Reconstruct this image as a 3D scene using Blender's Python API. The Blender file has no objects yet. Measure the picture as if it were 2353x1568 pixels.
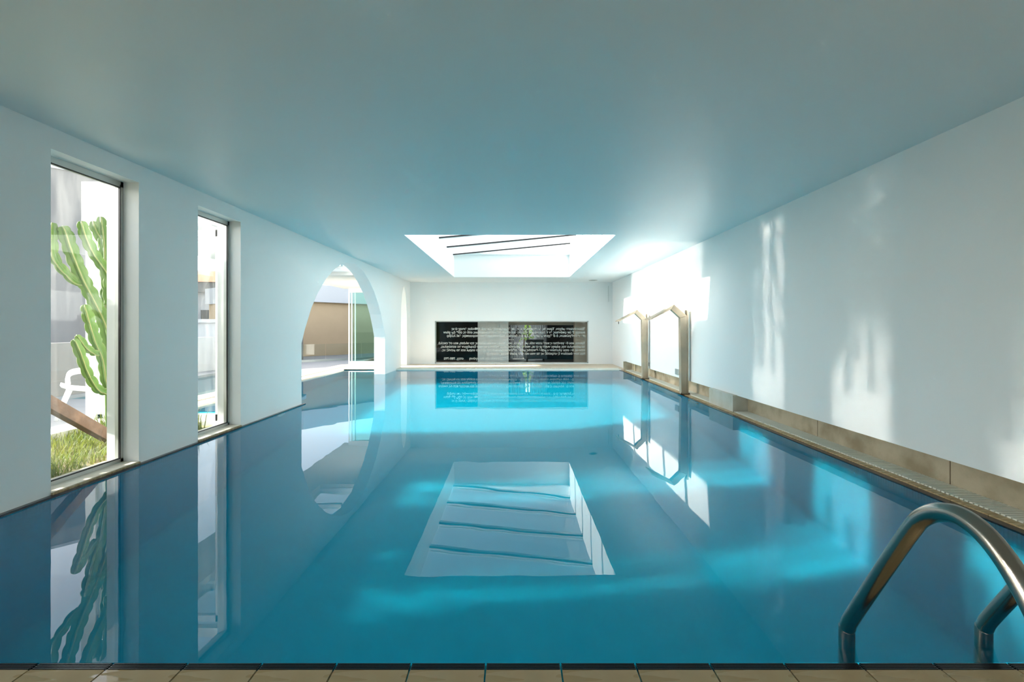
import bpy, bmesh, math, random
from mathutils import Vector, Matrix
R = random.Random(7)
sc = bpy.context.scene
col = sc.collection

# ------------------------------------------------------------------ camera, sky, sun, exposure
cam = bpy.data.cameras.new('camera')
cam_o = bpy.data.objects.new('camera', cam); col.objects.link(cam_o)
cam_o.location = (0, 0, 1.2); cam_o.rotation_euler = (math.pi / 2, 0, 0)
cam.lens = 17.0; cam.sensor_width = 36.0; cam.clip_start = 0.05; cam.clip_end = 500
cam.shift_x = -0.0015; cam.shift_y = -0.0136
sc.camera = cam_o

world = bpy.data.worlds.new('world'); sc.world = world; world.use_nodes = True
wn = world.node_tree; bg = wn.nodes['Background']
sky = wn.nodes.new('ShaderNodeTexSky'); sky.sky_type = 'NISHITA'; sky.sun_disc = False
sky.sun_elevation = math.radians(21.5); sky.sun_rotation = math.radians(-90)
sky.air_density = 1.0; sky.dust_density = 1.6
hs = wn.nodes.new('ShaderNodeHueSaturation'); hs.inputs['Saturation'].default_value = .45
wn.links.new(sky.outputs[0], hs.inputs['Color']); wn.links.new(hs.outputs[0], bg.inputs[0]); bg.inputs[1].default_value = 0.52

SUN_DIR = Vector((1.0, 0.086, -0.395)).normalized()
sun = bpy.data.lights.new('sun', 'SUN'); sun.energy = 15.0; sun.angle = math.radians(1.05)
sun.color = (1.0, 0.95, 0.88)
sun_o = bpy.data.objects.new('sun', sun); col.objects.link(sun_o)
sun_o.rotation_euler = SUN_DIR.to_track_quat('-Z', 'Y').to_euler(); sun_o.location = (-20, -2, 12)

vs = sc.view_settings
vs.view_transform = 'Standard'; vs.look = 'None'; vs.gamma = 1.0; vs.use_curve_mapping = False
vs.exposure = 0.45
cy = sc.cycles
cy.use_guiding = True; cy.use_surface_guiding = True; cy.use_volume_guiding = False
cy.guiding_training_samples = 0; cy.use_light_tree = False
cy.caustics_reflective = True; cy.caustics_refractive = True
cy.blur_glossy = 0.0; cy.sample_clamp_indirect = 0.0; cy.sample_clamp_direct = 0.0
cy.max_bounces = 7; cy.diffuse_bounces = 4; cy.glossy_bounces = 4; cy.transmission_bounces = 5; cy.transparent_max_bounces = 16
cy.use_adaptive_sampling = False
cy.use_denoising = True

# ------------------------------------------------------------------ materials
def nodes(name):
    m = bpy.data.materials.new(name); m.use_nodes = True
    return m, m.node_tree, m.node_tree.nodes, m.node_tree.links

def pbr(name, c, rough=.6, metal=0.0, spec=.4, noise=None, bump=None, trans=None):
    """noise=(scale, amount, second colour); bump=(scale, strength)"""
    m, nt, n, l = nodes(name); b = n['Principled BSDF']
    b.inputs['Base Color'].default_value = (*c, 1); b.inputs['Roughness'].default_value = rough
    b.inputs['Metallic'].default_value = metal; b.inputs['Specular IOR Level'].default_value = spec
    tc = n.new('ShaderNodeTexCoord')
    if noise:
        t = n.new('ShaderNodeTexNoise'); t.inputs['Scale'].default_value = noise[0]; t.inputs['Detail'].default_value = 5
        l.new(tc.outputs['Object'], t.inputs['Vector'])
        r = n.new('ShaderNodeMapRange'); r.inputs[1].default_value = .42; r.inputs[2].default_value = .68
        r.inputs[4].default_value = noise[1]; l.new(t.outputs[0], r.inputs[0])
        x = n.new('ShaderNodeMix'); x.data_type = 'RGBA'
        x.inputs[6].default_value = (*c, 1); x.inputs[7].default_value = (*noise[2], 1)
        l.new(r.outputs[0], x.inputs[0]); l.new(x.outputs[2], b.inputs['Base Color'])
    if bump:
        t = n.new('ShaderNodeTexNoise'); t.inputs['Scale'].default_value = bump[0]; t.inputs['Detail'].default_value = 4
        l.new(tc.outputs['Object'], t.inputs['Vector'])
        bp = n.new('ShaderNodeBump'); bp.inputs['Strength'].default_value = bump[1]; bp.inputs['Distance'].default_value = .01
        l.new(t.outputs[0], bp.inputs['Height']); l.new(bp.outputs[0], b.inputs['Normal'])
    if trans:
        o = n['Material Output']; tr = n.new('ShaderNodeBsdfTranslucent'); tr.inputs[0].default_value = (*trans[1], 1)
        mx = n.new('ShaderNodeMixShader'); mx.inputs[0].default_value = trans[0]
        l.new(b.outputs[0], mx.inputs[1]); l.new(tr.outputs[0], mx.inputs[2]); l.new(mx.outputs[0], o.inputs[0])
    return m

def clear(name, tint, ior, ripple=None, dirt=0.0, body=False, haze=0.0):
    """transparent sheet with a Fresnel mirror on top (water, window glass)"""
    m, nt, n, l = nodes(name); n.remove(n['Principled BSDF']); o = n['Material Output']
    fr = n.new('ShaderNodeFresnel')                 # a thin sheet mirrors the same from both sides
    ge = n.new('ShaderNodeNewGeometry'); mr = n.new('ShaderNodeMapRange')
    mr.inputs[3].default_value = ior; mr.inputs[4].default_value = 1 / ior
    if body: fr.inputs[0].default_value = ior
    else: l.new(ge.outputs['Backfacing'], mr.inputs[0]); l.new(mr.outputs[0], fr.inputs[0])
    g = n.new('ShaderNodeBsdfGlossy'); g.inputs['Roughness'].default_value = 0.0
    t = n.new('ShaderNodeBsdfRefraction' if body else 'ShaderNodeBsdfTransparent'); t.inputs[0].default_value = (*tint, 1)
    if body: t.inputs['IOR'].default_value = ior; t.inputs['Roughness'].default_value = haze
    mx = n.new('ShaderNodeMixShader')
    l.new(fr.outputs[0], mx.inputs[0]); l.new(t.outputs[0], mx.inputs[1]); l.new(g.outputs[0], mx.inputs[2])
    tc = n.new('ShaderNodeTexCoord'); last = mx
    if ripple:
        w = n.new('ShaderNodeTexNoise'); w.inputs['Scale'].default_value = ripple[0]; w.inputs['Detail'].default_value = 2
        l.new(tc.outputs['Object'], w.inputs['Vector'])
        bp = n.new('ShaderNodeBump'); bp.inputs['Strength'].default_value = 1.0; bp.inputs['Distance'].default_value = ripple[1]
        l.new(w.outputs[0], bp.inputs['Height'])
        l.new(bp.outputs[0], g.inputs['Normal'])
        if body: l.new(bp.outputs[0], t.inputs['Normal'])
    if dirt:
        w = n.new('ShaderNodeTexNoise'); w.inputs['Scale'].default_value = 3.0; w.inputs['Detail'].default_value = 6
        mp = n.new('ShaderNodeMapping'); mp.inputs['Scale'].default_value = (1, 2.5, .7)
        l.new(tc.outputs['Object'], mp.inputs[0]); l.new(mp.outputs[0], w.inputs['Vector'])
        r = n.new('ShaderNodeMapRange'); r.inputs[1].default_value = .4; r.inputs[2].default_value = .75
        r.inputs[4].default_value = dirt; l.new(w.outputs[0], r.inputs[0])
        d = n.new('ShaderNodeBsdfTranslucent'); d.inputs[0].default_value = (.8, .82, .78, 1)
        m2 = n.new('ShaderNodeMixShader'); l.new(r.outputs[0], m2.inputs[0])
        l.new(mx.outputs[0], m2.inputs[1]); l.new(d.outputs[0], m2.inputs[2]); last = m2
    l.new(last.outputs[0], o.inputs[0])
    return m

def mosaic(name, ca, cb, grout, pitch=.0255, grid=True):
    m, nt, n, l = nodes(name); b = n['Principled BSDF']; b.inputs['Roughness'].default_value = .35
    b.inputs['Specular IOR Level'].default_value = .1
    tc = n.new('ShaderNodeTexCoord')
    sn = n.new('ShaderNodeVectorMath'); sn.operation = 'SCALE'; sn.inputs['Scale'].default_value = 1 / pitch
    l.new(tc.outputs['Object'], sn.inputs[0])
    fl = n.new('ShaderNodeVectorMath'); fl.operation = 'FLOOR'; l.new(sn.outputs[0], fl.inputs[0])
    wnz = n.new('ShaderNodeTexWhiteNoise'); l.new(fl.outputs[0], wnz.inputs['Vector'])
    x = n.new('ShaderNodeMix'); x.data_type = 'RGBA'; x.inputs[6].default_value = (*ca, 1); x.inputs[7].default_value = (*cb, 1)
    l.new(wnz.outputs['Value'], x.inputs[0]); l.new(x.outputs[2], b.inputs['Base Color'])
    return m

def stained(name, c, d, zlo, zhi):
    m = pbr(name, c, .8, 0, .2, noise=(6, .8, d), bump=(60, .15))
    return m

M = {}
M['paint'] = pbr('white_paint', (.86, .87, .86), .55, 0, .3, bump=(45, .05))
M['ceil'] = pbr('ceiling_paint', (.84, .86, .85), .42, 0, .35, bump=(30, .04))
M['ext'] = pbr('exterior_render', (.68, .67, .63), .8, 0, .2, bump=(60, .2))
M['water'] = clear('pool_water', (.60, .95, .98), 1.33, ripple=(1.8, .0008), body=True, haze=.19)
M['water_out'] = clear('outdoor_pool_water', (.5, .85, .95), 1.33, ripple=(3, .003))
M['mosaic'] = mosaic('pool_mosaic', (.008, .43, .58), (.014, .50, .67), (.02, .2, .3))
M['mosaic_floor'] = mosaic('pool_floor_mosaic', (.008, .46, .61), (.012, .50, .66), (.02, .2, .3), pitch=.05)
M['grout'] = pbr('pool_grout', (.01, .38, .52), .8)
M['glass'] = clear('window_glass', (.97, .98, .97), 1.45, dirt=.06)
M['glass_clean'] = clear('clear_glass', (.93, .96, .95), 1.45)
M['glass_green'] = clear('green_glass', (.76, .92, .88), 1.45)
M['roofglass'] = clear('skylight_glass', (.95, .98, .98), 1.3)
M['alu'] = pbr('grey_aluminium', (.55, .57, .55), .4, .6)
M['gasket'] = pbr('black_gasket', (.012, .012, .012), .5)
M['whitemetal'] = pbr('white_metal', (.82, .83, .82), .4, 0, .5)
M['sill'] = pbr('marble_sill', (.72, .67, .56), .45, noise=(14, .7, (.55, .48, .36)))
M['silledge'] = pbr('rough_sill_edge', (.30, .22, .12), .9, noise=(40, .9, (.5, .42, .28)), bump=(80, .6))
M['darkstrip'] = pbr('dark_nosing', (.012, .014, .022), .18, 0, .6)
def wet_tile():
    m = pbr('beige_coping_tile', (.44, .32, .165), .5, 0, .4, noise=(9, .5, (.50, .38, .21)))
    n, l = m.node_tree.nodes, m.node_tree.links
    tc = n.new('ShaderNodeTexCoord'); t = n.new('ShaderNodeTexNoise'); t.inputs['Scale'].default_value = 6
    mp = n.new('ShaderNodeMapping'); mp.inputs['Scale'].default_value = (.6, 4, 1)
    l.new(tc.outputs['Object'], mp.inputs[0]); l.new(mp.outputs[0], t.inputs['Vector'])
    r = n.new('ShaderNodeMapRange'); r.inputs[1].default_value = .50; r.inputs[2].default_value = .53
    r.inputs[3].default_value = .03; r.inputs[4].default_value = .5
    l.new(t.outputs[0], r.inputs[0]); l.new(r.outputs[0], n['Principled BSDF'].inputs['Roughness'])
    return m
M['tile'] = wet_tile()
M['joint'] = pbr('brown_joint', (.10, .06, .03), .9)
M['stone'] = pbr('stained_stone', (.52, .45, .33), .8, 0, .2, noise=(3.5, .9, (.32, .26, .17)), bump=(50, .2))
M['stonelight'] = pbr('pale_stone_block', (.62, .60, .53), .8, 0, .2, noise=(5, .6, (.50, .47, .36)))
M['grate'] = pbr('ivory_grate', (.82, .82, .73), .5, noise=(8, .5, (.74, .74, .62)))
M['deck'] = pbr('peach_deck_tile', (.72, .60, .46), .6, noise=(7, .5, (.76, .64, .50)))
M['steel'] = pbr('stainless_steel', (.33, .32, .29), .22, 1.0, .5, bump=(120, .03))
M['weathered'] = pbr('weathered_steel', (.46, .37, .27), .5, .35, .4, noise=(3, .8, (.34, .30, .24)), bump=(80, .1))
M['black'] = pbr('matt_black', (.02, .02, .02), .5)
M['cactus'] = pbr('cactus_green', (.085, .17, .035), .5, 0, .3, noise=(9, .8, (.13, .23, .05)), bump=(40, .25), trans=(.22, (.22, .30, .04)))
M['rib'] = pbr('cactus_rib_edge', (.30, .30, .13), .8, trans=(.3, (.4, .4, .16)))
M['grass'] = pbr('grass_green', (.09, .15, .02), .7, noise=(2.5, .9, (.24, .19, .06)), trans=(.3, (.22, .26, .04)))
M['soil'] = pbr('planter_soil', (.30, .24, .13), .95, noise=(6, .9, (.16, .22, .05)), bump=(30, .6))
M['wood'] = pbr('weathered_timber', (.11, .065, .04), .8, noise=(12, .8, (.18, .11, .07)), bump=(40, .3))
M['paving'] = pbr('terrace_paving', (.36, .36, .36), .8, noise=(2, .5, (.32, .32, .32)))
M['greyrender'] = pbr('grey_render', (.30, .29, .275), .9, noise=(3, .4, (.28, .27, .255)))
M['tan'] = pbr('tan_render', (.62, .46, .29), .9, noise=(2, .5, (.57, .42, .26)))
M['house'] = pbr('white_house_render', (.62, .63, .64), .9)
M['roof'] = pbr('terracotta_tile', (.42, .16, .08), .85, noise=(8, .6, (.50, .24, .14)))
M['darkwin'] = pbr('dark_house_window', (.06, .07, .08), .15)
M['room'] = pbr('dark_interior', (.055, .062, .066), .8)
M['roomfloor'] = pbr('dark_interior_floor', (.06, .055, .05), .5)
M['curtain'] = pbr('sheer_curtain', (.6, .6, .58), .9, trans=(.5, (.6, .6, .58)))
M['leaf'] = pbr('tree_leaf', (.14, .26, .04), .7, trans=(.4, (.4, .55, .08)))
M['sofa'] = pbr('grey_upholstery', (.32, .36, .40), .9)
M['chair'] = pbr('white_plastic', (.85, .85, .84), .4)
M['letter'] = pbr('white_vinyl', (.52, .56, .54), .6)
M['beige'] = pbr('beige_plaster', (.55, .48, .38), .9)
M['pipe'] = pbr('yellowed_pipe', (.60, .50, .32), .5)
M['lens'] = pbr('lamp_lens', (.60, .75, .80), .2)
M['lampoff'] = pbr('dark_lamp_inside', (.10, .13, .12), .4)

# ------------------------------------------------------------------ helpers
class MB:
    def __init__(s): s.v = []; s.f = []
    def box(s, x0, x1, y0, y1, z0, z1):
        k = len(s.v); s.v += [(x, y, z) for x in (x0, x1) for y in (y0, y1) for z in (z0, z1)]
        s.f += [tuple(k + i for i in q) for q in ((0, 1, 3, 2), (4, 6, 7, 5), (0, 4, 5, 1), (2, 3, 7, 6), (0, 2, 6, 4), (1, 5, 7, 3))]
        return s
    def prism(s, poly, axis, a, b):
        """extrude a 2-D polygon; axis 'x' -> poly is (y,z), 'y' -> (x,z), 'z' -> (x,y)"""
        def P(p, t): return {'x': (t, p[0], p[1]), 'y': (p[0], t, p[1]), 'z': (p[0], p[1], t)}[axis]
        k = len(s.v); n = len(poly); s.v += [P(p, a) for p in poly] + [P(p, b) for p in poly]
        s.f.append(tuple(range(k, k + n))); s.f.append(tuple(range(k + 2 * n - 1, k + n - 1, -1)))
        s.f += [(k + i, k + n + i, k + n + (i + 1) % n, k + (i + 1) % n) for i in range(n)]
        return s
    def quad(s, *p):
        k = len(s.v); s.v += list(p); s.f.append(tuple(range(k, k + len(p)))); return s
    def tube(s, pts, r, n=16, caps=True):
        pts = [Vector(p) for p in pts]; rs = r if isinstance(r, (list, tuple)) else [r] * len(pts)
        up = None; k = len(s.v)
        for i, p in enumerate(pts):
            t = (pts[min(i + 1, len(pts) - 1)] - pts[max(i - 1, 0)]).normalized()
            if up is None:
                up = Vector((1, 0, 0)) if abs(t.x) < .8 else Vector((0, 1, 0))
            up = (up - t * up.dot(t)).normalized(); sd = t.cross(up)
            for j in range(n):
                a = 2 * math.pi * j / n; q = p + (up * math.cos(a) + sd * math.sin(a)) * rs[i]; s.v.append(tuple(q))
        for i in range(len(pts) - 1):
            for j in range(n):
                a = k + i * n + j; b = k + i * n + (j + 1) % n; s.f.append((a, b, b + n, a + n))
        if caps:
            s.f.append(tuple(range(k + n - 1, k - 1, -1))); e = k + (len(pts) - 1) * n; s.f.append(tuple(range(e, e + n)))
        return s
    def mesh(s, name, m, smooth=False):
        me = bpy.data.meshes.new(name); me.from_pydata(s.v, [], s.f); me.update()
        bm = bmesh.new(); bm.from_mesh(me); bmesh.ops.recalc_face_normals(bm, faces=bm.faces); bm.to_mesh(me); bm.free()
        me.materials.append(M[m])
        if smooth:
            for p in me.polygons: p.use_smooth = True
        return me
    def build(s, name, m, parent=None, smooth=False, bevel=0):
        o = bpy.data.objects.new(name, s.mesh(name, m, smooth)); col.objects.link(o)
        if parent: o.parent = parent
        if bevel:
            b = o.modifiers.new('bevel', 'BEVEL'); b.width = bevel; b.segments = 2; b.limit_method = 'ANGLE'
        return o
def tag(o, label=None, cat=None, group=None, kind=None):
    if label: o['label'] = label
    if cat: o['category'] = cat
    if group: o['group'] = group
    if kind: o['kind'] = kind
    return o
def struct(o, label=None): return tag(o, label, kind='structure')
def root(name, label, cat, group=None, kind=None, loc=(0, 0, 0)):
    o = bpy.data.objects.new(name, None); col.objects.link(o); o.location = loc; o.empty_display_size = .1
    return tag(o, label, cat, group, kind)
def inst(me, name, loc, parent):
    o = bpy.data.objects.new(name, me); col.objects.link(o); o.location = loc; o.parent = parent; return o
def smooth_path(pts, k=8):
    P = [Vector(p) for p in pts]; out = []
    for i in range(len(P) - 1):
        p0, p1, p2, p3 = P[max(i - 1, 0)], P[i], P[i + 1], P[min(i + 2, len(P) - 1)]
        for j in range(k):
            t = j / k
            out.append(.5 * ((2 * p1) + (p2 - p0) * t + (2 * p0 - 5 * p1 + 4 * p2 - p3) * t * t + (3 * p1 - p0 - 3 * p2 + p3) * t ** 3))
    return out + [P[-1]]

# ------------------------------------------------------------------ dimensions (metres, water level z = 0)
F = 1111.0
XL, XLO, XR = -3.27, -3.55, 3.13          # inner / outer face of left wall, right wall
XP = 2.945                                 # right pool edge
CE = 2.616                                 # ceiling
YN, YF, YB = 1.729, 13.46, 15.30           # near pool edge, far pool edge, back wall
YS = -3.0                                  # wall behind the viewer
PD = -2.0                                 # pool floor
WZ0, WZ1 = .03, 2.463                      # window opening
WIN = [(.24, 1.03), (1.83, 2.62), (3.417, 4.22), (5.01, 5.794)]  # first opening is unseen, added to brighten the near end
XG = -3.43                                 # window glass plane
ARCH = (7.46, 12.31)
ARCH2 = (14.03, 14.83)

# ------------------------------------------------------------------ left wall with window and arch openings
def arch_curve(y0, y1, zs, za, n=14):
    prof = [(0, 1.0), (.15, .971), (.3, .917), (.45, .822), (.6, .694), (.75, .516), (.85, .357), (.95, .14), (1, 0)]
    def h(u):
        for (a, p), (b, q) in zip(prof, prof[1:]):
            if a <= u <= b: return p + (q - p) * (u - a) / (b - a)
    c, w = (y0 + y1) / 2, (y1 - y0) / 2
    us = [1, .975, .95, .9, .85, .8, .75, .675, .6, .525, .45, .375, .3, .225, .15, .075, 0]
    L = [(c - w * u, zs + (za - zs) * h(u)) for u in us]
    Rr = [(c + w * u, zs + (za - zs) * h(u)) for u in reversed(us[:-1])]
    return L + Rr
wl = MB()
segs = [YS] + [y for w in WIN for y in w] + [ARCH[0]]
for a, b in zip(segs[0::2], segs[1::2]): wl.box(XLO, XL, a, b, PD, CE + .3)
for a, b in WIN:
    wl.box(XLO, XL, a, b, PD, WZ0 - .03).box(XLO, XL, a, b, WZ1, CE + .3)
wl.box(XLO, XL, ARCH[1], ARCH2[0], PD, CE + .3).box(XLO, XL, ARCH2[1], YB + .3, PD, CE + .3)
for (a, b), zs, za in ((ARCH, .95, 2.52), (ARCH2, 1.5, 2.42)):
    pts = arch_curve(a, b, zs, za)
    for p, q in zip(pts, pts[1:]):
        wl.prism([p, q, (q[0], CE + .3), (p[0], CE + .3)], 'x', XLO, XL)
o = wl.build('wall_left', 'paint'); struct(o)
bm = bmesh.new(); bm.from_mesh(o.data); bmesh.ops.remove_doubles(bm, verts=bm.verts, dist=1e-5); bm.to_mesh(o.data); bm.free()

# right wall hangs over a low niche
struct(MB().box(XR, 3.55, YS, YB + .3, .24, CE + .3).build('wall_right', 'paint'))
niche = struct(MB().box(3.29, 3.55, YS, 13.45, PD, .24).build('wall_right_niche', 'stone'))
for a, b in ((1.0, 3.62), (3.63, 5.2), (5.21, 6.76), (7.60, 9.1), (9.11, 10.4), (10.41, 11.9), (11.91, 13.38)):
    MB().box(3.272, 3.292, a, b, .0, .25).build('stone_panel', 'stone', niche, bevel=.003)
struct(MB().box(3.07, 3.30, 6.77, 7.59, -.02, .245).build('trim_1', 'stonelight'), 'pale stained block closing the wall niche')
struct(MB().box(XR, 3.55, 13.44, YB, -.5, .245).build('wall_right_end', 'paint')); struct(MB().box(3.05, 3.30, 13.40, 13.44, -.3, .245).build('trim_7', 'stone'), 'stained end panel of the wall niche')
# wall behind the viewer, back wall
struct(MB().box(XLO, -1.0, YS - .25, YS, PD, CE + .3).box(1.0, 3.55, YS - .25, YS, PD, CE + .3).box(-1.0, 1.0, YS - .25, YS, 2.25, CE + .3).build('wall_front', 'paint'))
dr = root('added_door_1', 'added glazed double door behind the viewer that brightens the near end', None, kind='structure')  # unseen door, added to let sky light into the dark near end
for x0, x1 in ((-1.0, -.94), (-.03, .03), (.94, 1.0)): MB().box(x0, x1, YS - .15, YS - .09, 0, 2.25).build('frame', 'whitemetal', dr)
for x0, x1 in ((-.94, -.03), (.03, .94)): MB().quad((x0, YS - .12, 0), (x1, YS - .12, 0), (x1, YS - .12, 2.25), (x0, YS - .12, 2.25)).build('pane', 'glass_clean', dr)
struct(MB().box(-8, 8, -30, YS - .26, -.3, -.02).build('floor_entrance', 'paving'))
BX0, BX1, BZ0, BZ1 = -2.49, 2.37, .05, 1.393
wb = MB().box(XLO, BX0, YB, YB + .3, -.5, CE + .3).box(BX1, 3.55, YB, YB + .3, -.5, CE + .3)
wb.box(BX0, BX1, YB, YB + .3, BZ1, CE + .3).box(BX0, BX1, YB, YB + .3, -.5, BZ0)
struct(wb.build('wall_back', 'paint'))
# ceiling with the skylight well
SX0, SX1, SY0, SY1 = -1.68, 1.57, 7.42, 13.68
SZL, SZR = 3.25, 3.56
c = MB().box(XLO, SX0, YS - .25, YB + .3, CE, CE + .3).box(SX1, 3.55, YS - .25, YB + .3, CE, CE + .3)
c.box(SX0, SX1, YS - .25, SY0, CE, CE + .3).box(SX0, SX1, SY1, YB + .3, CE, CE + .3)
c.box(SX0 - .2, SX0, SY0 - .2, SY1 + .2, CE + .3, SZL).box(SX1, SX1 + .2, SY0 - .2, SY1 + .2, CE + .3, SZR)
c.prism([(SX0, CE + .3), (SX1, CE + .3), (SX1, SZR), (SX0, SZL)], 'y', SY0 - .2, SY0)
c.prism([(SX0, CE + .3), (SX1, CE + .3), (SX1, SZR), (SX0, SZL)], 'y', SY1, SY1 + .2)
struct(c.build('ceiling', 'ceil'))
# skylight glazing: five panes between white rafters
skl = root('window_4', 'sloping skylight of five long panes between white rafters', None, kind='structure')
def slope(x): return SZL + (x - SX0) / (SX1 - SX0) * (SZR - SZL)
ys = [SY0, 8.42, 9.68, 10.93, 12.19, 13.45]
for i, y in enumerate(ys):
    if i: 
        x0, x1 = SX0, SX1
        MB().prism([(x0, slope(x0) - .05), (x1, slope(x1) - .05), (x1, slope(x1) + .06), (x0, slope(x0) + .06)], 'y', y - .02, y + .08).build('rafter', 'whitemetal', skl)
        MB().prism([(x0, slope(x0) - .052), (x1, slope(x1) - .052), (x1, slope(x1) - .02), (x0, slope(x0) - .02)], 'y', y - .045, y - .02).build('gasket', 'gasket', skl)
    y1 = ys[i + 1] - .02 if i < 5 else SY1 + .1
    if i < 5:
        MB().prism([(SX0 - .1, slope(SX0) + .02), (SX1 + .1, slope(SX1) + .02), (SX1 + .1, slope(SX1) + .035), (SX0 - .1, slope(SX0) + .035)], 'y', y + (.08 if i else -.05), y1).build('pane', 'roofglass', skl)
MB().box(SX0, SX1, 13.53, SY1, SZL - .02, SZL + .02).build('end_flashing', 'whitemetal', skl)

# ------------------------------------------------------------------ pool basin and water
XO = -4.72; YO = 6.9
struct(MB().box(XO - .2, 3.6, YN - .3, YF + .3, PD - .2, PD).build('floor', 'mosaic_floor'), 'blue mosaic pool floor')
pw = struct(MB().box(XP, XP + .3, YN, YF, PD, -.012).build('wall_pool_right', 'grout'))
pl = struct(MB().box(XL, XL + .012, YN, ARCH[0], PD, -.012).build('wall_pool_left', 'grout'))
struct(MB().box(XLO, 3.3, YN - .2, YN, PD, -.012).build('wall_pool_near', 'mosaic'))
struct(MB().box(XO - .2, 3.3, YF, YF + .2, PD, -.012).build('wall_pool_far', 'mosaic'))
struct(MB().box(XO - .2, XO, YO, YF, PD, -.012).build('wall_pool_outer', 'mosaic'))
struct(MB().box(XO - .2, XLO, YO - .2, YO, PD, -.012).build('wall_pool_corner', 'mosaic'))
def mosaic_sheet(xf, sgn, ya, yb, za, zb, parent):
    p = .0255; g = .0018; m = MB(); ny = int((yb - ya) / p); nz = int((za - zb) / p)
    for i in range(ny):
        for j in range(nz):
            y = ya + i * p; z = za - (j + 1) * p; x1 = xf + sgn * .003
            a = [(xf, y + g, z + g), (xf, y + p - g, z + g), (xf, y + p - g, z + p - g), (xf, y + g, z + p - g)]
            k = len(m.v); b = [(x1, q[1] + (.0012 if t in (0, 3) else -.0012), q[2] + (.0012 if t < 2 else -.0012)) for t, q in enumerate(a)]
            m.v += a + b; m.f += [(k + 4, k + 5, k + 6, k + 7)] + [(k + t, k + (t + 1) % 4, k + 4 + (t + 1) % 4, k + 4 + t) for t in range(4)]
    o = m.build('mosaic_tiles', 'mosaic', parent); o['kind'] = 'stuff'; return o
mosaic_sheet(XP, -1, YN, YF, -.013, PD, pw)
mosaic_sheet(XL + .012, 1, YN, ARCH[0], -.013, PD, pl)
wm = MB(); wm.v = [(a, b, 0) for a, b in ((XL, YN - .001), (XP - .001, YN - .001), (XP - .001, YF), (XL, YF), (XL, ARCH[1]), (XLO, ARCH[1]), (XLO, YF), (XO, YF), (XO, YO), (XLO, YO), (XLO, ARCH[0]), (XL, ARCH[0]))]; wm.f = [tuple(range(12))]
wo = wm.build('pool_water', 'water'); tag(wo, 'still turquoise water filling the indoor pool', 'water', kind='stuff')
if wo.data.polygons[0].normal.z < 0: wo.data.flip_normals()

# ------------------------------------------------------------------ near coping: dark nosing + beige tiles, each its own piece
P = .2661; X0 = -.0987
nd = struct(MB().box(XLO, 3.6, YS, YN - .01, -.35, -.014).build('floor_near', 'joint'), 'beige tiled pool deck under the viewer')
tm = MB().box(.003, P - .003, 0, .60, -.02, 0).mesh('coping_tile', 'tile')
tm2 = MB().box(.003, P - .003, 0, .60, -.02, 0).mesh('deck_tile', 'tile')
nm = MB(); nm.box(.003, P - .003, 0, .037, -.03, -.002)
for q in range(4): nm.box(.006, P - .006, .004 + q * .0085, .008 + q * .0085, -.003, .0)
nm = nm.mesh('nosing', 'darkstrip')
for k in range(-12, 12):
    x = X0 + k * P
    if x + P > 3.0 or x < XL: continue
    inst(tm, 'coping_tile', (x, YN - .037 - .6, 0), nd); inst(nm, 'nosing', (x, YN - .037, 0), nd)
    for r_ in range(1, 7): inst(tm2, 'deck_tile', (x, YN - .037 - .6 - r_ * .603, 0), nd)

# left edge strip between wall and water
struct(MB().box(XL, XL + .035, YN, 7.53, -.012, .012).build('trim_2', 'darkstrip'), 'black nosing strip along the left wall')

# right coping and grate
rc = struct(MB().box(3.004, 3.30, YN - .037, 13.45, -.3, -.05).build('floor_right', 'joint'), 'narrow gutter edge along the right wall')
struct(MB().box(XP - .002, 3.004, YN, YF, -.02, .006).build('trim_3', 'darkstrip'), 'black nosing strip along the right pool edge')
n_t = int((YF - YN) / P); cm = MB().box(0, .070, .002, P - .002, -.06, .014).mesh('coping_tile', 'tile')
for k in range(n_t): inst(cm, 'coping_tile', (3.004, YN + k * P, 0), rc)
def grate(y0, y1, label, single):
    g = root('drain_grate', label, 'grate', 'gutter grates along the right wall', loc=(3.18, y0, 0))
    def rel(m): m.v = [(a - 3.18, b - y0, c_) for a, b, c_ in m.v]; return m
    for x in (3.085, 3.175, 3.262): rel(MB().box(x, x + .012, y0, y1, -.006, .014)).build('rail', 'grate', g)
    pt = .0355; n = int((y1 - y0) / pt)
    if single:
        sm = MB().box(-.102, .105, 0, .025, .004, .022).mesh('slat', 'grate')
        for i in range(n): inst(sm, 'slat', (0, i * pt, 0), g)
    else:
        m = MB()
        for i in range(n): m.box(3.10, 3.285, y0 + i * pt, y0 + i * pt + .025, .004, .022)
        tag(rel(m).build('slats', 'grate', g), kind='stuff')
grate(1.75, 6.76, 'ivory slatted gutter grate below the bright window patches', True)
grate(7.60, 13.38, 'ivory slatted gutter grate behind the two spouts', False)

# ------------------------------------------------------------------ far deck
fd = struct(MB().box(XLO - 1.6, 3.29, YF + .02, YB, -.3, .02).build('floor_far', 'deck'), 'peach tiled deck below the lettered window')
for i in range(-9, 6):
    for j in range(3):
        x0, y0 = i * .56, YF + .40 + j * .48
        if x0 < 3.0: MB().box(x0, min(x0 + .554, XR), y0, min(y0 + .474, YB - .002), 0, .03).build('deck_tile', 'deck', fd)
g2 = root('drain_grate', 'white toothed grate along the far pool edge', 'grate', loc=(0, YF + .05, 0))
m = MB(); n = int((3.0 - XL) / .045)
for i in range(n): m.box(XL + i * .045, XL + i * .045 + .028, 0, .30, .01, .032)
tag(m.build('slats', 'grate', g2), kind='stuff')
MB().box(XL, 3.0, -.05, .02, -.02, .032).build('rail', 'grate', g2); MB().box(XL, 3.0, .28, .34, .005, .032).build('rail', 'grate', g2)

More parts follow.
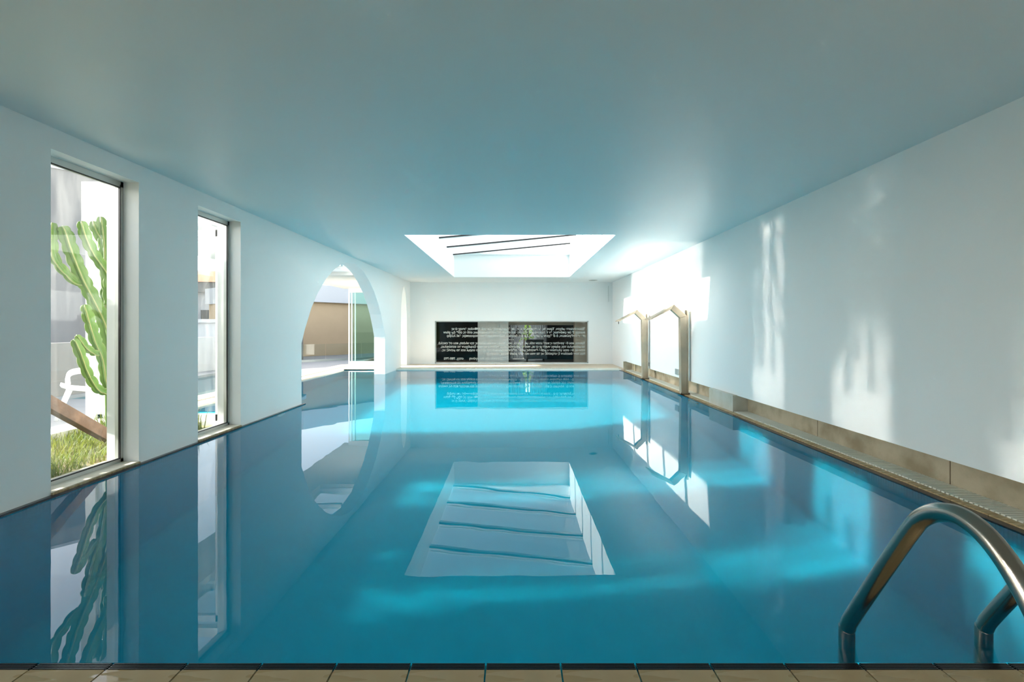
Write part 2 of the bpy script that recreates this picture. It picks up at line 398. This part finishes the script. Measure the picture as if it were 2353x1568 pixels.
# ------------------------------------------------------------------ tall windows
for i, (a, b) in enumerate(WIN):
    w = root('window_%d' % (i + 10), None, None, kind='structure')
    t = .03; x0, x1 = XG - .025, XG + .025
    MB().box(x0, x1, a, b, WZ1 - t - .02, WZ1).build('frame_top', 'alu', w)
    MB().box(x0, x1, a, b, WZ0, WZ0 + t).build('frame_bottom', 'alu', w)
    MB().box(x0, x1, a, a + t, WZ0, WZ1).build('frame_side', 'alu', w); MB().box(x0, x1, b - t, b, WZ0, WZ1).build('frame_side', 'alu', w)
    m = MB(); e = .008
    m.box(x1 - .014, x1 + .001, a + t, b - t, WZ1 - t - .02 - e, WZ1 - t - .02).box(x1 - .014, x1 + .001, a + t, b - t, WZ0 + t, WZ0 + t + e)
    m.box(x1 - .014, x1 + .001, b - t - e, b - t, WZ0 + t, WZ1 - t).build('gasket', 'gasket', w)
    MB().quad((XG, a + t, WZ0 + t), (XG, b - t, WZ0 + t), (XG, b - t, WZ1 - t - .02), (XG, a + t, WZ1 - t - .02)).build('pane', 'glass', w)
    MB().box(XLO - .02, XL + .004, a, b, 0, WZ0).build('window_sill', 'sill', w)
    MB().box(XL + .004, XL + .016, a, b, .012, WZ0 - .004).build('sill_edge', 'silledge', w)

# ------------------------------------------------------------------ lettered back window and the room behind
bw = root('window_5', None, None, kind='structure')
yg = YB + .07
for nm_, q in (('frame_top', (BX0, BX1, BZ1 - .03, BZ1)), ('frame_bottom', (BX0, BX1, BZ0, BZ0 + .035)), ('frame_side', (BX0, BX0 + .02, BZ0, BZ1)), ('frame_side', (BX1 - .02, BX1, BZ0, BZ1))):
    MB().box(q[0], q[1], yg - .02, yg + .03, q[2], q[3]).build(nm_, 'alu', bw)
MB().quad((BX0, yg, BZ0), (BX1, yg, BZ0), (BX1, yg, BZ1), (BX0, yg, BZ1)).build('pane', 'glass_clean', bw)
px = YB / F
def X_(x): return (x - 1180) * px
def Z_(y): return 1.2 - (y - 752) * px
LINES = [
 (1345, 1037, 758.5, "Ἔρως ἀνίκατε μάχαν, Ἔρως ὃς ἐν κτήμασι πίπτεις , ὃς ἐν μαλακαῖς παρειαῖς νεάνιδος ἐννυχεύεις"),
 (1345, 1018, 766.5, "φοιτᾷς δ' ὑπερπόντιος ἔν τ' ἀγρονόμοις αὐλαῖς· καὶ σ' οὔτ' ἀθανάτων φύξιμος οὐδείς οὔθ' ἁμερίων"),
 (1345, 1026, 774.5, "σέ γ' ἀνθρώπων, ὁ δ' ἔχων μέμηνεν. Σὺ καὶ δικαίων ἀδίκους φρένας παρασπᾷς ἐπὶ λώβᾳ"),
 (1181, 1170, 781.5, "..."),
 (1345, 1007, 791.5, "Έρωτα, που δε γονάτισες ποτέ στον πόλεμο, Έρωτα, που ορμάς και σκλαβώνεις την πλάση, που στ' απαλά"),
 (1345, 1012, 799.5, "τα μάγουλα της κόρης νυχτερεύεις, που σεργιανάς στα πέλαγα και των ξωμάχων τα κατώφλια,"),
 (1345, 1014, 807.5, "κανείς δε σου γλυτώνει μηδέ θνητός μήδε αθάνατος, φωλιάζεις στο κορμί και το μανίζεις."),
 (1345, 1118, 815.5, "Και των δικαίων ξεστρατίζεις το νου και στο χαμό τον σπρώχνεις"),
 (1155, 1019, 827.0, "Σοφοκλής, Αντιγόνη      στιχ. 780-792"),
]
dg = bpy.context.evaluated_depsgraph_get()
for xs, xe, yb, txt in LINES:
    cu = bpy.data.curves.new('lettering', 'FONT'); cu.body = txt; cu.size = .10; cu.offset = .0022; cu.resolution_u = 3
    to = bpy.data.objects.new('lettering_curve', cu); col.objects.link(to)
    dg.update(); me = bpy.data.meshes.new_from_object(to.evaluated_get(dg)); bpy.data.objects.remove(to)
    xv = [v.co.x for v in me.vertices]; w0, w1 = min(xv), max(xv); k = (X_(xs) - X_(xe)) / (w1 - w0)
    for v in me.vertices: v.co = (X_(xs) - (v.co.x - w0) * k, yg - .004, Z_(yb) + v.co.y * 1.0)
    me.materials.clear(); me.materials.append(M['letter'])
    lo = bpy.data.objects.new('lettering', me); col.objects.link(lo); lo.parent = bw

RY = 22.5
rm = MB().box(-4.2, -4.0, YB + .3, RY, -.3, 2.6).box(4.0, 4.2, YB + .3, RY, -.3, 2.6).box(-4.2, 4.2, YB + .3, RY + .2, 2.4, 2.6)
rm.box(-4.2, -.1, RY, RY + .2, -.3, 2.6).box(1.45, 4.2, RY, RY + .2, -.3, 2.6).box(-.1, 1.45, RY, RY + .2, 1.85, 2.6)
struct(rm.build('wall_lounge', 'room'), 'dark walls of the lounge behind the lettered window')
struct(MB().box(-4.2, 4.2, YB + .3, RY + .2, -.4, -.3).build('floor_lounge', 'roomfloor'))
struct(MB().box(-1.21, -.17, 16.35, 16.75, -.3, 2.4).build('wall_lounge_pier', 'paint'), 'pale grey pier behind the lettered glass')
struct(MB().box(-.17, 2.1, 16.9, 17.2, 1.27, 2.4).build('wall_lounge_beam', 'beige'))
struct(MB().box(2.06, 2.75, 16.2, 16.6, -.3, 2.4).build('wall_lounge_column', 'beige'))
tag(MB().box(-1.30, -1.10, 16.28, 16.36, 1.12, 1.18).build('wall_bracket', 'whitemetal'), 'small white bracket on the pale pier', 'bracket')
lw = root('window_6', None, None, kind='structure')
for x0, x1 in ((-.1, -.04), (.64, .70), (1.39, 1.45)): MB().box(x0, x1, RY + .02, RY + .1, -.3, 1.85).build('frame', 'whitemetal', lw)
MB().quad((-.1, RY + .06, -.3), (1.45, RY + .06, -.3), (1.45, RY + .06, 1.85), (-.1, RY + .06, 1.85)).build('pane', 'glass_clean', lw)
def curtain(name, x0, x1, tie, label):
    m = MB(); nx, nz = 40, 24
    for j in range(nz + 1):
        z = 1.9 - 2.15 * j / nz; t = max(0, 1 - abs(z - .35) / 1.1) ** 1.5 * .62
        for i in range(nx + 1):
            u = i / nx; x = x0 + (x1 - x0) * u; x = x + (tie - x) * t
            m.v.append((x, RY - .25 + .035 * math.sin(u * 44), z))
    for j in range(nz):
        for i in range(nx): a = j * (nx + 1) + i; m.f.append((a, a + 1, a + nx + 2, a + nx + 1))
    tag(m.build(name, 'curtain', None, True), label, 'curtain')
curtain('sheer_curtain', -.15, .55, -.1, 'sheer pale curtain tied back behind the pendant lamp')
curtain('sheer_curtain', .75, 1.55, 1.5, 'sheer pale curtain tied back beside the dark lounge wall')
pn = root('pendant_lamp', 'black cone pendant lamp hanging in the lounge', 'lamp', loc=(.16, 19.0, 1.05))
MB().tube([(0, 0, 1.35), (0, 0, .12)], .008, 8).build('cord', 'black', pn)
MB().tube([(0, 0, -.22), (0, 0, -.14), (0, 0, .0), (0, 0, .14)], [.16, .13, .05, .03], 20).build('shade', 'black', pn, True)
tk = root('young_tree', 'leafy green tree outside the lounge window', 'tree', loc=(.55, 26, -.3))
MB().tube([(0, 0, 0), (.03, 0, .8), (0, 0, 1.6)], [.05, .04, .02], 8).build('trunk', 'wood', tk)
m = MB()
for i in range(420):
    p = Vector((R.gauss(0, .32), R.gauss(0, .32), 1.55 + R.gauss(0, .5))); u = Vector((R.uniform(-1, 1), R.uniform(-1, 1), R.uniform(-1, 1))).normalized() * .10
    s = u.orthogonal().normalized() * .05; m.quad(tuple(p - u), tuple(p + s), tuple(p + u), tuple(p - s))
tag(m.build('foliage', 'leaf', tk), kind='stuff')
so = root('armchair', 'pale grey armchair in front of the lounge window', 'armchair', loc=(.95, 21.2, -.3))
MB().box(-.4, .4, -.35, .35, .12, .42).build('seat', 'sofa', so, bevel=.05); MB().box(-.4, .4, .2, .42, .4, .95).build('backrest', 'sofa', so, bevel=.06)
for s in (-1, 1): MB().box(s * .42 - .08, s * .42 + .08, -.35, .4, .12, .62).build('armrest', 'sofa', so, bevel=.04)
for sx in (-1, 1):
    for sy in (-1, 1): MB().box(sx * .36 - .025, sx * .36 + .025, sy * .3 - .025, sy * .3 + .025, 0, .13).build('leg', 'black', so)

# ------------------------------------------------------------------ spouts
def spout(yc, label, nozzle):
    r_ = root('water_spout', label, 'spout', 'steel spouts on the pool edge', loc=(3.05, yc, .014)); d = .055
    def rel(m): m.v = [(a - 3.05, b - yc, c_ - .014) for a, b, c_ in m.v]; return m
    rel(MB().prism([(2.955, .014), (3.055, .014), (3.055, 1.40), (2.935, 1.36)], 'y', yc - d, yc + d)).build('post', 'weathered', r_, bevel=.006)
    rel(MB().prism([(2.935, 1.36), (3.055, 1.40), (2.83, 1.60), (2.775, 1.51)], 'y', yc - d, yc + d)).build('neck', 'weathered', r_, bevel=.006)
    m = MB(); A = [(2.83, 1.60), (2.775, 1.51)]; B = [(2.385, 1.345), (2.385, 1.325)]
    m.v = [(A[0][0], yc - d, A[0][1]), (A[0][0], yc + d, A[0][1]), (A[1][0], yc + d, A[1][1]), (A[1][0], yc - d, A[1][1]),
           (B[0][0], yc - .2, B[0][1]), (B[0][0], yc + .2, B[0][1]), (B[1][0], yc + .2, B[1][1]), (B[1][0], yc - .2, B[1][1])]
    m.f = [(0, 1, 2, 3), (4, 7, 6, 5), (0, 4, 5, 1), (1, 5, 6, 2), (2, 6, 7, 3), (3, 7, 4, 0)]
    rel(m).build('mouth_blade', 'weathered', r_)
    rel(MB().box(3.056, 3.082, yc - d, yc + d, .014, 1.50)).build('back_plate', 'weathered', r_)
    rel(MB().box(2.93, 3.10, yc - .085, yc + .085, .014, .024)).build('base_plate', 'joint', r_)
    for sx in (2.95, 3.085):
        rel(MB().tube([(sx, yc - .075, .02), (sx, yc - .075, .045)], .008, 8)).build('bolt', 'black', r_)
    if nozzle: rel(MB().tube([(2.41, yc - .02, 1.33), (2.41, yc - .02, 1.27)], .008, 8)).build('nozzle', 'black', r_)
spout(8.57, 'bent weathered steel spout with bare flared mouth nearer the stone block', False)
spout(11.12, 'bent weathered steel spout with a small nozzle under its mouth', True)

# ------------------------------------------------------------------ ladder
ld = root('pool_ladder', 'brushed steel pool ladder with two curved handrails', 'ladder', loc=(1.55, 1.6, 0))
prof = [(1.872, -1.05), (1.872, -.5), (1.872, -.02), (1.866, .045), (1.83, .115), (1.70, .33), (1.57, .54), (1.52, .603), (1.455, .643), (1.38, .652), (1.30, .618), (1.22, .535), (1.14, .40), (1.08, .22), (1.05, 0.0)]
for x in (1.29, 1.82):
    pts = [(x - 1.55, y - 1.6, z) for y, z in prof]
    MB().tube(smooth_path(pts, 8), .0275, 24).build('handrail', 'steel', ld, True)
    MB().tube([(x - 1.55, 1.05 - 1.6, .0), (x - 1.55, 1.05 - 1.6, .012)], .055, 24).build('flange', 'steel', ld, True)
for z in (-.28, -.55, -.82): MB().box(-.255, .265, .23, .31, z - .02, z).build('step', 'steel', ld, bevel=.005)

# ------------------------------------------------------------------ small fittings
dl = root('downlight', 'round recessed ceiling downlight near the back wall', 'lamp', loc=(2.4, 14.57, CE))
m = MB(); nn = 28
for r1, z in ((.13, 0), (.13, -.012), (.10, -.012), (.10, 0)):
    for j in range(nn): m.v.append((r1 * math.cos(2 * math.pi * j / nn), r1 * math.sin(2 * math.pi * j / nn), z))
for a in range(3):
    for j in range(nn): m.f.append((a * nn + j, a * nn + (j + 1) % nn, (a + 1) * nn + (j + 1) % nn, (a + 1) * nn + j))
m.build('trim_ring', 'alu', dl, True)
MB().tube([(0, 0, -.001), (0, 0, -.004)], .10, 28).build('lens', 'lampoff', dl)
tag(MB().tube([(3.0, YB - .006, 2.5), (3.0, YB - .006, 2.2), (3.01, YB - .006, 2.0)], .006, 6).build('hanging_cable', 'alu'), 'thin grey cable hanging down the back wall corner', 'cable')
def plate(name, y0, y1, z0, z1, t, mat, label, cat): return tag(MB().box(XR - t, XR, y0, y1, z0, z1).build(name, mat, bevel=.002), label, cat)
plate('access_panel', 11.05, 11.35, .42, .60, .006, 'whitemetal', 'flush white access panel between the two spouts', 'panel')
plate('wall_switch', 11.12, 11.28, .30, .38, .012, 'alu', 'small grey switch just below the white access panel', 'switch')
plate('wall_socket', 9.14, 9.32, .29, .40, .02, 'alu', 'grey wall socket low beside the nearer spout', 'socket')
tag(MB().tube(smooth_path([(3.245, 12.9, -.01), (3.24, 12.92, .12), (3.235, 12.88, .238)]), .018, 10).build('drain_pipe', 'pipe', None, True), 'yellowed pipe standing in the wall niche', 'pipe')
for i, (y, z, who) in enumerate(((7.73, -.136, 'nearest the stone block'), (8.11, -.136, 'next to the one by the stone block'), (10.15, -.13, 'between the two spouts'), (10.58, -.13, 'just before the nozzled spout'))):
    j = root('jet_nozzle', 'small dark underwater jet ' + who, 'jet', 'underwater jets in the right pool wall', loc=(XP - .003, y, z))
    MB().tube([(0, 0, 0), (-.012, 0, 0)], .05, 18).build('rim', 'darkstrip', j); MB().tube([(-.012, 0, 0), (-.018, 0, 0)], .022, 12).build('eye', 'alu', j)
pl_ = root('pool_light', 'round pale underwater light on the left pool wall', 'lamp', loc=(XL + .015, 6.75, -.12))
MB().tube([(0, 0, 0), (.02, 0, 0)], .10, 24).build('rim', 'whitemetal', pl_); MB().tube([(.02, 0, 0), (.028, 0, 0)], .08, 24).build('lens', 'lens', pl_)

# ------------------------------------------------------------------ glazed porch outside the arches
pc = struct(MB().box(-5.22, -5.0, 5.84, 14.95, 2.38, 2.96).build('roof_porch', 'ext'), 'white fascia beam and soffit of the glazed porch')
MB().box(-5.0, -4.39, 5.84, 14.95, 2.38, 2.60).build('soffit', 'ext', pc); MB().box(-4.39, XLO - .002, 11.0, 14.95, 2.38, 2.60).build('soffit', 'ext', pc)
for k in range(6):
    y = 5.88 + k * 1.02
    MB().box(-4.39, XLO - .002, y, y + .08, 2.46, 2.56).build('rafter', 'whitemetal', pc)
    if k < 5: MB().box(-4.39, XLO - .002, y + .08, y + 1.02, 2.53, 2.54).build('roof_pane', 'glass_clean', pc)
struct(MB().box(-5.17, -5.05, 5.84, 5.96, 0, 2.38).build('trim_4', 'whitemetal'), 'white corner post of the glazed porch')
sg = root('glass_screen', 'framed glass screen closing the near end of the porch', 'screen', loc=(-4.3, 5.9, 0))
for nm_, q in (('frame_top', (-.75, .74, 2.30, 2.38)), ('frame_bottom', (-.75, .74, .06, .14)), ('frame_side', (.68, .74, .06, 2.38)), ('frame_side', (-.75, -.69, .06, 2.38))):
    MB().box(q[0], q[1], -.03, .03, q[2], q[3]).build(nm_, 'whitemetal', sg)
MB().quad((-.69, 0, .14), (.68, 0, .14), (.68, 0, 2.3), (-.69, 0, 2.3)).build('pane', 'glass_clean', sg)
MB().box(-.75, .74, -.05, .05, -.05, .06).build('base_rail', 'whitemetal', sg)
for k, (xa, xb, who) in enumerate(((-5.0, -3.62, 'in front'), (-4.94, -3.62, 'in the middle'), (-4.86, -3.62, 'at the back'))):
    y = 14.66 + k * .07
    s_ = root('glass_door_panel', 'greenish sliding glass panel %s of the stack beyond the arch' % who, 'glass door', 'stacked sliding glass panels', loc=((xa + xb) / 2, y, .05))
    h = (xb - xa) / 2
    MB().box(-h, h, -.015, .015, 0, .11).build('bottom_rail', 'whitemetal', s_); MB().box(-h, h, -.015, .015, 2.2, 2.33).build('top_rail', 'whitemetal', s_)
    for sx in (-h, h - .03): MB().box(sx, sx + .03, -.015, .015, .11, 2.2).build('stile', 'whitemetal', s_)
    MB().quad((-h + .03, 0, .11), (h - .03, 0, .11), (h - .03, 0, 2.2), (-h + .03, 0, 2.2)).build('pane', 'glass_green', s_)
# porch deck and track
struct(MB().box(-5.4, XO - .001, YO - .2, 13.46, -.3, .03).build('floor_porch', 'deck'))
struct(MB().box(-5.4, XLO - .001, 13.48, 15.2, -.3, .028).build('floor_porch_end', 'deck'))
struct(MB().box(-5.03, -4.99, 6.0, 14.6, .03, .036).build('trim_5', 'silledge'), 'brown sliding door track in the porch deck')

# ------------------------------------------------------------------ garden, terrace
struct(MB().box(-30, XLO, YS - 6, 5.8, -.45, -.35).box(-30, -5.4, 5.8, 8.2, -.45, -.02).box(-30, -7.9, 8.2, 12.8, -.45, -.02).box(-40, -5.4, 12.8, 60, -.45, -.02).box(-5.4, 40, 26, 60, -.45, -.32).build('floor_terrace', 'paving'), 'pale paved terrace outside')
struct(MB().box(-7.9, -5.4, 8.2, 12.8, -1.2, -1.1).build('floor_outdoor_pool', 'mosaic'))
ow = MB(); ow.quad((-7.9, 8.2, -.08), (-5.4, 8.2, -.08), (-5.4, 12.8, -.08), (-7.9, 12.8, -.08)); ow = ow.build('outdoor_pool_water', 'water_out'); tag(ow, 'blue water of the outdoor pool on the terrace', 'water', kind='stuff')
struct(MB().box(-4.98, -4.74, YS, 5.82, -.4, .10).build('trim_6', 'ext'), 'white curb around the planting bed')
struct(MB().box(-30, -4.98, YS - 6, 5.8, -.36, -.02).build('floor_garden', 'paving'))
struct(MB().box(-4.74, XLO - .002, YS, 5.82, -.35, .015).build('floor_bed', 'soil'), 'earth of the planting bed below the windows')
m = MB()
for i in range(5200):
    x = R.uniform(-4.72, -3.62); y = R.uniform(3.0, 5.68); h = R.uniform(.04, .15) * (1 + (y > 5.2) * .9); a = R.uniform(0, 6.28); w = R.uniform(.003, .007); b = R.uniform(.2, .8) * h
    dx, dy = math.cos(a), math.sin(a); k = len(m.v)
    m.v += [(x - dy * w, y + dx * w, .01), (x + dy * w, y - dx * w, .01), (x + dx * b * .4 + dy * w * .7, y + dy * b * .4 - dx * w * .7, h * .65), (x + dx * b * .4 - dy * w * .7, y + dy * b * .4 + dx * w * .7, h * .65), (x + dx * b, y + dy * b, h)]
    m.f += [(k, k + 1, k + 2, k + 3), (k + 3, k + 2, k + 4)]
tag(m.build('grass', 'grass'), 'short sunlit grass in the planting bed', 'grass', kind='stuff')
pk = MB().box(-.045, .045, 0, 1.15, -.05, .05).build('timber_beam', 'wood', bevel=.004); pk.location = (-4.0, 4.86, .055)
pk.rotation_euler = (math.radians(35), 0, math.pi)
tag(pk, 'weathered brown timber beam leaning down into the grass', 'beam')

def cactus_arm(pts, r, tip=True):
    path = smooth_path(pts, 12); L = [0]
    for a, b in zip(path, path[1:]): L.append(L[-1] + (b - a).length)
    angs = [math.radians(90 * k + d) for k in range(4) for d in (-5, 5, 16, 30, 45, 60, 74)]; n = len(angs); m = MB(); up = None
    ph = L[-1] * 7 % 1
    for i, p in enumerate(path):
        t = (path[min(i + 1, len(path) - 1)] - path[max(i - 1, 0)]).normalized()
        if up is None: up = Vector((.7, .7, 0)) if abs(t.z) > .3 else Vector((.7, 0, .7))
        up = (up - t * up.dot(t)).normalized(); sd = t.cross(up)
        s = L[i]; rem = L[-1] - s; bul = .52 + .55 * abs(math.sin(math.pi * (s / .115 + ph))) ** .5
        end = min(1, .35 + math.sqrt(max(rem, 0) / .06) * .65) if tip else 1
        if i == len(path) - 1 and tip: end = .12
        for a in angs:
            q = (0.5 + 0.5 * math.cos(a * 4)) ** .9
            rr = r * end * (.40 + .60 * q * bul) * .93
            m.v.append(tuple(p + (up * math.cos(a) + sd * math.sin(a)) * rr))
    for i in range(len(path) - 1):
        for j in range(n):
            a = i * n + j; b = i * n + (j + 1) % n; m.f.append((a, b, b + n, a + n))
    m.f.append(tuple(range(n - 1, -1, -1))); e = (len(path) - 1) * n; m.f.append(tuple(range(e, e + n)))
    return m, n
def arm(parent, pts, r, name='arm'):
    base = parent.location
    m, n = cactus_arm([Vector(p) - base for p in pts], r)
    o = m.build(name, 'cactus', parent, True); o.data.materials.append(M['rib'])
    for i, p in enumerate(o.data.polygons):
        if i % n % 7 == 0 and len(p.vertices) == 4: p.material_index = 1
    return o
def pxw(x, y, X):                       # point seen at photo position (x, y) on the vertical plane X
    Y = X * F / (x - 1180); return (X, Y, 1.2 - (y - 752) * Y / F)
ca = root('candelabra_cactus', 'tall many armed cactus showing through the window glass', 'cactus', 'cacti in the planting bed', loc=(-4.3, 5.2, .015))
arm(ca, [(-4.3, 5.2, .0), (-4.3, 5.19, .6), (-4.28, 5.16, 1.05)], .075, 'trunk')
def A(pl_, pts, r=.058): arm(ca, [pxw(x, y, X) for x, y, X in pts], r)
A(0, [(252, 800, -4.30), (242, 748, -4.32), (214, 687, -4.33), (190, 641, -4.34), (165, 580, -4.35), (150, 534, -4.36), (144, 520, -4.36)], .068)
A(0, [(252, 660, -4.25), (245, 626, -4.24), (214, 580, -4.22), (196, 540, -4.21), (187, 508, -4.2)], .054)
A(0, [(252, 700, -4.36), (242, 626, -4.38), (239, 565, -4.4), (234, 519, -4.42), (231, 498, -4.43)], .052)
A(0, [(240, 575, -4.42), (233, 553, -4.44), (219, 528, -4.46), (213, 508, -4.47)], .048)
A(0, [(255, 900, -4.24), (245, 876, -4.22), (236, 821, -4.2), (220, 784, -4.18), (208, 745, -4.17), (195, 700, -4.16)], .054)
A(0, [(186, 650, -4.36), (174, 648, -4.38), (153, 629, -4.40), (132, 605, -4.42), (122, 580, -4.43), (121, 540, -4.44), (122, 512, -4.45)], .048)
A(0, [(255, 898, -4.14), (245, 901, -4.12), (226, 895, -4.1), (211, 876, -4.09), (196, 846, -4.08), (184, 812, -4.07), (170, 780, -4.06)], .046)
A(0, [(222, 812, -4.17), (214, 810, -4.16), (196, 797, -4.14), (184, 781, -4.13), (177, 771, -4.12)], .040)
A(0, [(252, 860, -4.40), (244, 800, -4.42), (241, 740, -4.43), (243, 655, -4.44)], .055)
def clump(name_label, x, y, spec, base_r=.07):
    c_ = root('candelabra_cactus', name_label, 'cactus', 'cacti in the planting bed', loc=(x, y, .015))
    arm(c_, [(x, y, 0), (x, y, .55), (x + .02, y + .02, 1.0)], base_r + .01, 'trunk')
    for dy, dx, zs, zt, r in spec:
        arm(c_, [(x, y, zs), (x + dx * .45, y + dy * .45, zs + .10), (x + dx * .9, y + dy * .9, zs + .38), (x + dx, y + dy, (zs + .38 + zt) / 2), (x + dx * 1.05, y + dy * 1.04, zt)], r)
    return c_
clump('dense cactus clump beside the leaning timber beam', -4.35, 3.72,
      [(-.40, .05, .35, 2.16, .060), (-.27, -.1, .5, 1.9, .056), (-.12, .12, .6, 2.28, .060), (.04, -.05, .7, 2.1, .062), (.17, .1, .45, 2.36, .058), (.31, -.08, .35, 2.2, .060), (.42, .05, .3, 1.75, .055), (-.05, -.18, .3, 1.7, .06), (.24, .16, .25, 1.9, .055), (-.34, -.16, .25, 1.7, .05)])
clump('broad cactus clump midway between the timber beam and the beige deck', -4.35, 2.15,
      [(-.42, 0, .3, 2.3, .07), (-.3, .1, .4, 2.45, .07), (-.18, -.1, .3, 2.2, .07), (-.05, .1, .5, 2.5, .075), (.08, -.08, .4, 2.4, .07), (.27, .08, .3, 2.5, .068), (.4, -.05, .25, 2.3, .07), (-.24, .2, .25, 2.2, .065), (.02, -.2, .3, 2.3, .065), (.14, .2, .3, 2.35, .06), (.34, .18, .3, 2.2, .06)])
clump('slim armed cactus by the porch glass screen', -4.30, 5.59,
      [(-.17, .02, .4, 2.22, .040), (-.10, -.1, .5, 2.35, .042), (-.02, .08, .4, 2.15, .042), (.07, -.06, .5, 2.38, .040), (.15, .04, .3, 2.2, .040)], .055)

clump('added cactus clump outside the added window beside the beige deck', -4.35, .62,  # unseen clump, added to block part of the added window's sun
      [(-.38, 0, .3, 2.2, .07), (-.25, .1, .4, 2.4, .07), (-.1, -.1, .3, 2.3, .07), (.05, .1, .5, 2.45, .075), (.2, -.08, .4, 2.4, .07), (.36, .08, .3, 2.2, .068)])
# white moulded chair on the terrace
ch = root('garden_chair', 'white moulded garden chair on the terrace', 'chair', loc=(-5.85, 6.65, -.02)); ch.rotation_euler = (0, 0, math.radians(42))
def sheet(prof_, hw, t):
    m = MB(); n = len(prof_)
    for s in (-1, 1):
        for x, z in prof_: m.v.append((x, s * hw, z))
        for x, z in prof_: m.v.append((x + t * .5, s * hw, z - t))
    N = 2 * n
    for i in range(n - 1):
        m.f += [(i, i + 1, N + i + 1, N + i), (n + i, N + n + i, N + n + i + 1, n + i + 1), (i, n + i, n + i + 1, i + 1), (N + i, N + i + 1, N + n + i + 1, N + n + i)]
    m.f += [(0, N, N + n, n), (n - 1, 2 * n - 1, N + 2 * n - 1, N + n - 1)]
    return m
sheet([(-.28, .46), (-.2, .42), (0, .38), (.2, .38)], .24, .03).build('seat', 'chair', ch, True)
sheet([(.17, .38), (.24, .5), (.30, .7), (.36, .95)], .23, .03).build('backrest', 'chair', ch, True)
for s in (-1, 1):
    MB().tube([(-.18, s * .2, .40), (-.32, s * .24, .0)], [.03, .022], 10).build('leg', 'chair', ch, True)
    MB().tube([(.16, s * .2, .38), (.34, s * .24, .0)], [.03, .022], 10).build('leg', 'chair', ch, True)
    MB().tube(smooth_path([(-.2, s * .27, .42), (-.18, s * .28, .60), (.1, s * .28, .63), (.26, s * .25, .60)]), .022, 10).build('armrest', 'chair', ch, True)
tag(MB().box(-8.15, -8.0, -3, 11.9, -.02, .92).build('garden_wall', 'greyrender'), 'low grey garden wall behind the white chair', 'wall')
tag(MB().box(-8.65, -8.5, 13.0, 16.4, -.02, .92).build('garden_wall', 'house'), 'added short white wall shading the terrace by the glass balustrade', 'wall')  # unseen wall, added to keep the terrace beyond the arch in shade
tag(MB().box(-3, 4, 30, 30.3, -.32, 2.3).build('garden_wall', 'greyrender'), 'added grey backdrop wall behind the lounge tree', 'wall')  # added backdrop, tones down the bright view through the lounge window

# glass balustrade seen through the arch
bl = root('glass_balustrade', 'low glass balustrade before the tan building', 'balustrade', loc=(-7.2, 16.8, -.02)); bl.rotation_euler = (0, 0, math.radians(43))
for k in range(-3, 4):
    MB().box(k * 1.35 - .66, k * 1.35 + .66, -.006, .006, .08, .62).build('glass_panel', 'glass_clean', bl)
MB().box(-4.8, 4.8, -.03, .03, 0, .08).build('base_rail', 'alu', bl)

# neighbouring buildings
def bld(name, label, loc, rz): 
    r_ = root(name, label, 'building', loc=loc); r_.rotation_euler = (0, 0, math.radians(rz)); return r_
b1 = bld('tan_building', 'tan walled building with a white roof slab', (-7.95, 20.5, -.3), 52)
MB().box(-2.3, 9, .25, 6, 0, 2.55).build('wall', 'tan', b1); MB().box(-2.4, 9.2, 0, 6.2, 2.55, 3.27).build('roof_slab', 'house', b1)
b2 = bld('grey_building', 'tall plain pale grey building beyond the cacti', (-18.6, 19.4, -.3), 45)
MB().box(-14, 2.0, 0, 6, 0, 7.9).build('wall', 'greyrender', b2); MB().box(-14.1, 2.1, -.06, 6.1, 7.9, 8.0).build('parapet', 'house', b2)
b3 = bld('white_house', 'white two storey house with a terracotta roof', (-17.3, 26.5, -.3), 12)
MB().box(-3.5, 4.5, 0, 6, 0, 3.4).build('wall', 'house', b3)
MB().box(-3.6, 4.6, -.4, 6.1, 3.4, 3.95).build('eaves_band', 'greyrender', b3)
MB().prism([(-.5, 3.95), (6.3, 3.95), (2.9, 4.9)], 'x', -3.8, 4.8).build('roof', 'roof', b3)
for x in (-1.6, .1, 1.2, 2.6):
    f = MB().box(x, x + .7, -.03, .1, 1.2, 2.5).build('window', 'house', b3); MB().box(x + .06, x + .64, -.04, -.028, 1.26, 2.44).build('pane', 'darkwin', f)
b4 = bld('arched_pavilion', 'low white pavilion with a dark round arch', (-10.6, 16.4, -1.0), 12)
m = MB(); pts = [(math.cos(math.pi * t / 12) * .75, 1.0 + math.sin(math.pi * t / 12) * .75) for t in range(12, -1, -1)]
m.box(-3.2, -.75, 0, .3, 0, 2.35).box(.75, 3.0, 0, .3, 0, 2.35)
for p, q in zip(pts, pts[1:]): m.prism([p, q, (q[0], 2.35), (p[0], 2.35)], 'y', 0, .3)
m.build('wall', 'house', b4); MB().box(-3.2, 3.0, 1.1, 1.2, 0, 2.35).build('rear_wall', 'greyrender', b4); MB().box(-3.3, 3.1, -.1, 1.25, 2.35, 2.47).build('roof_slab', 'house', b4)
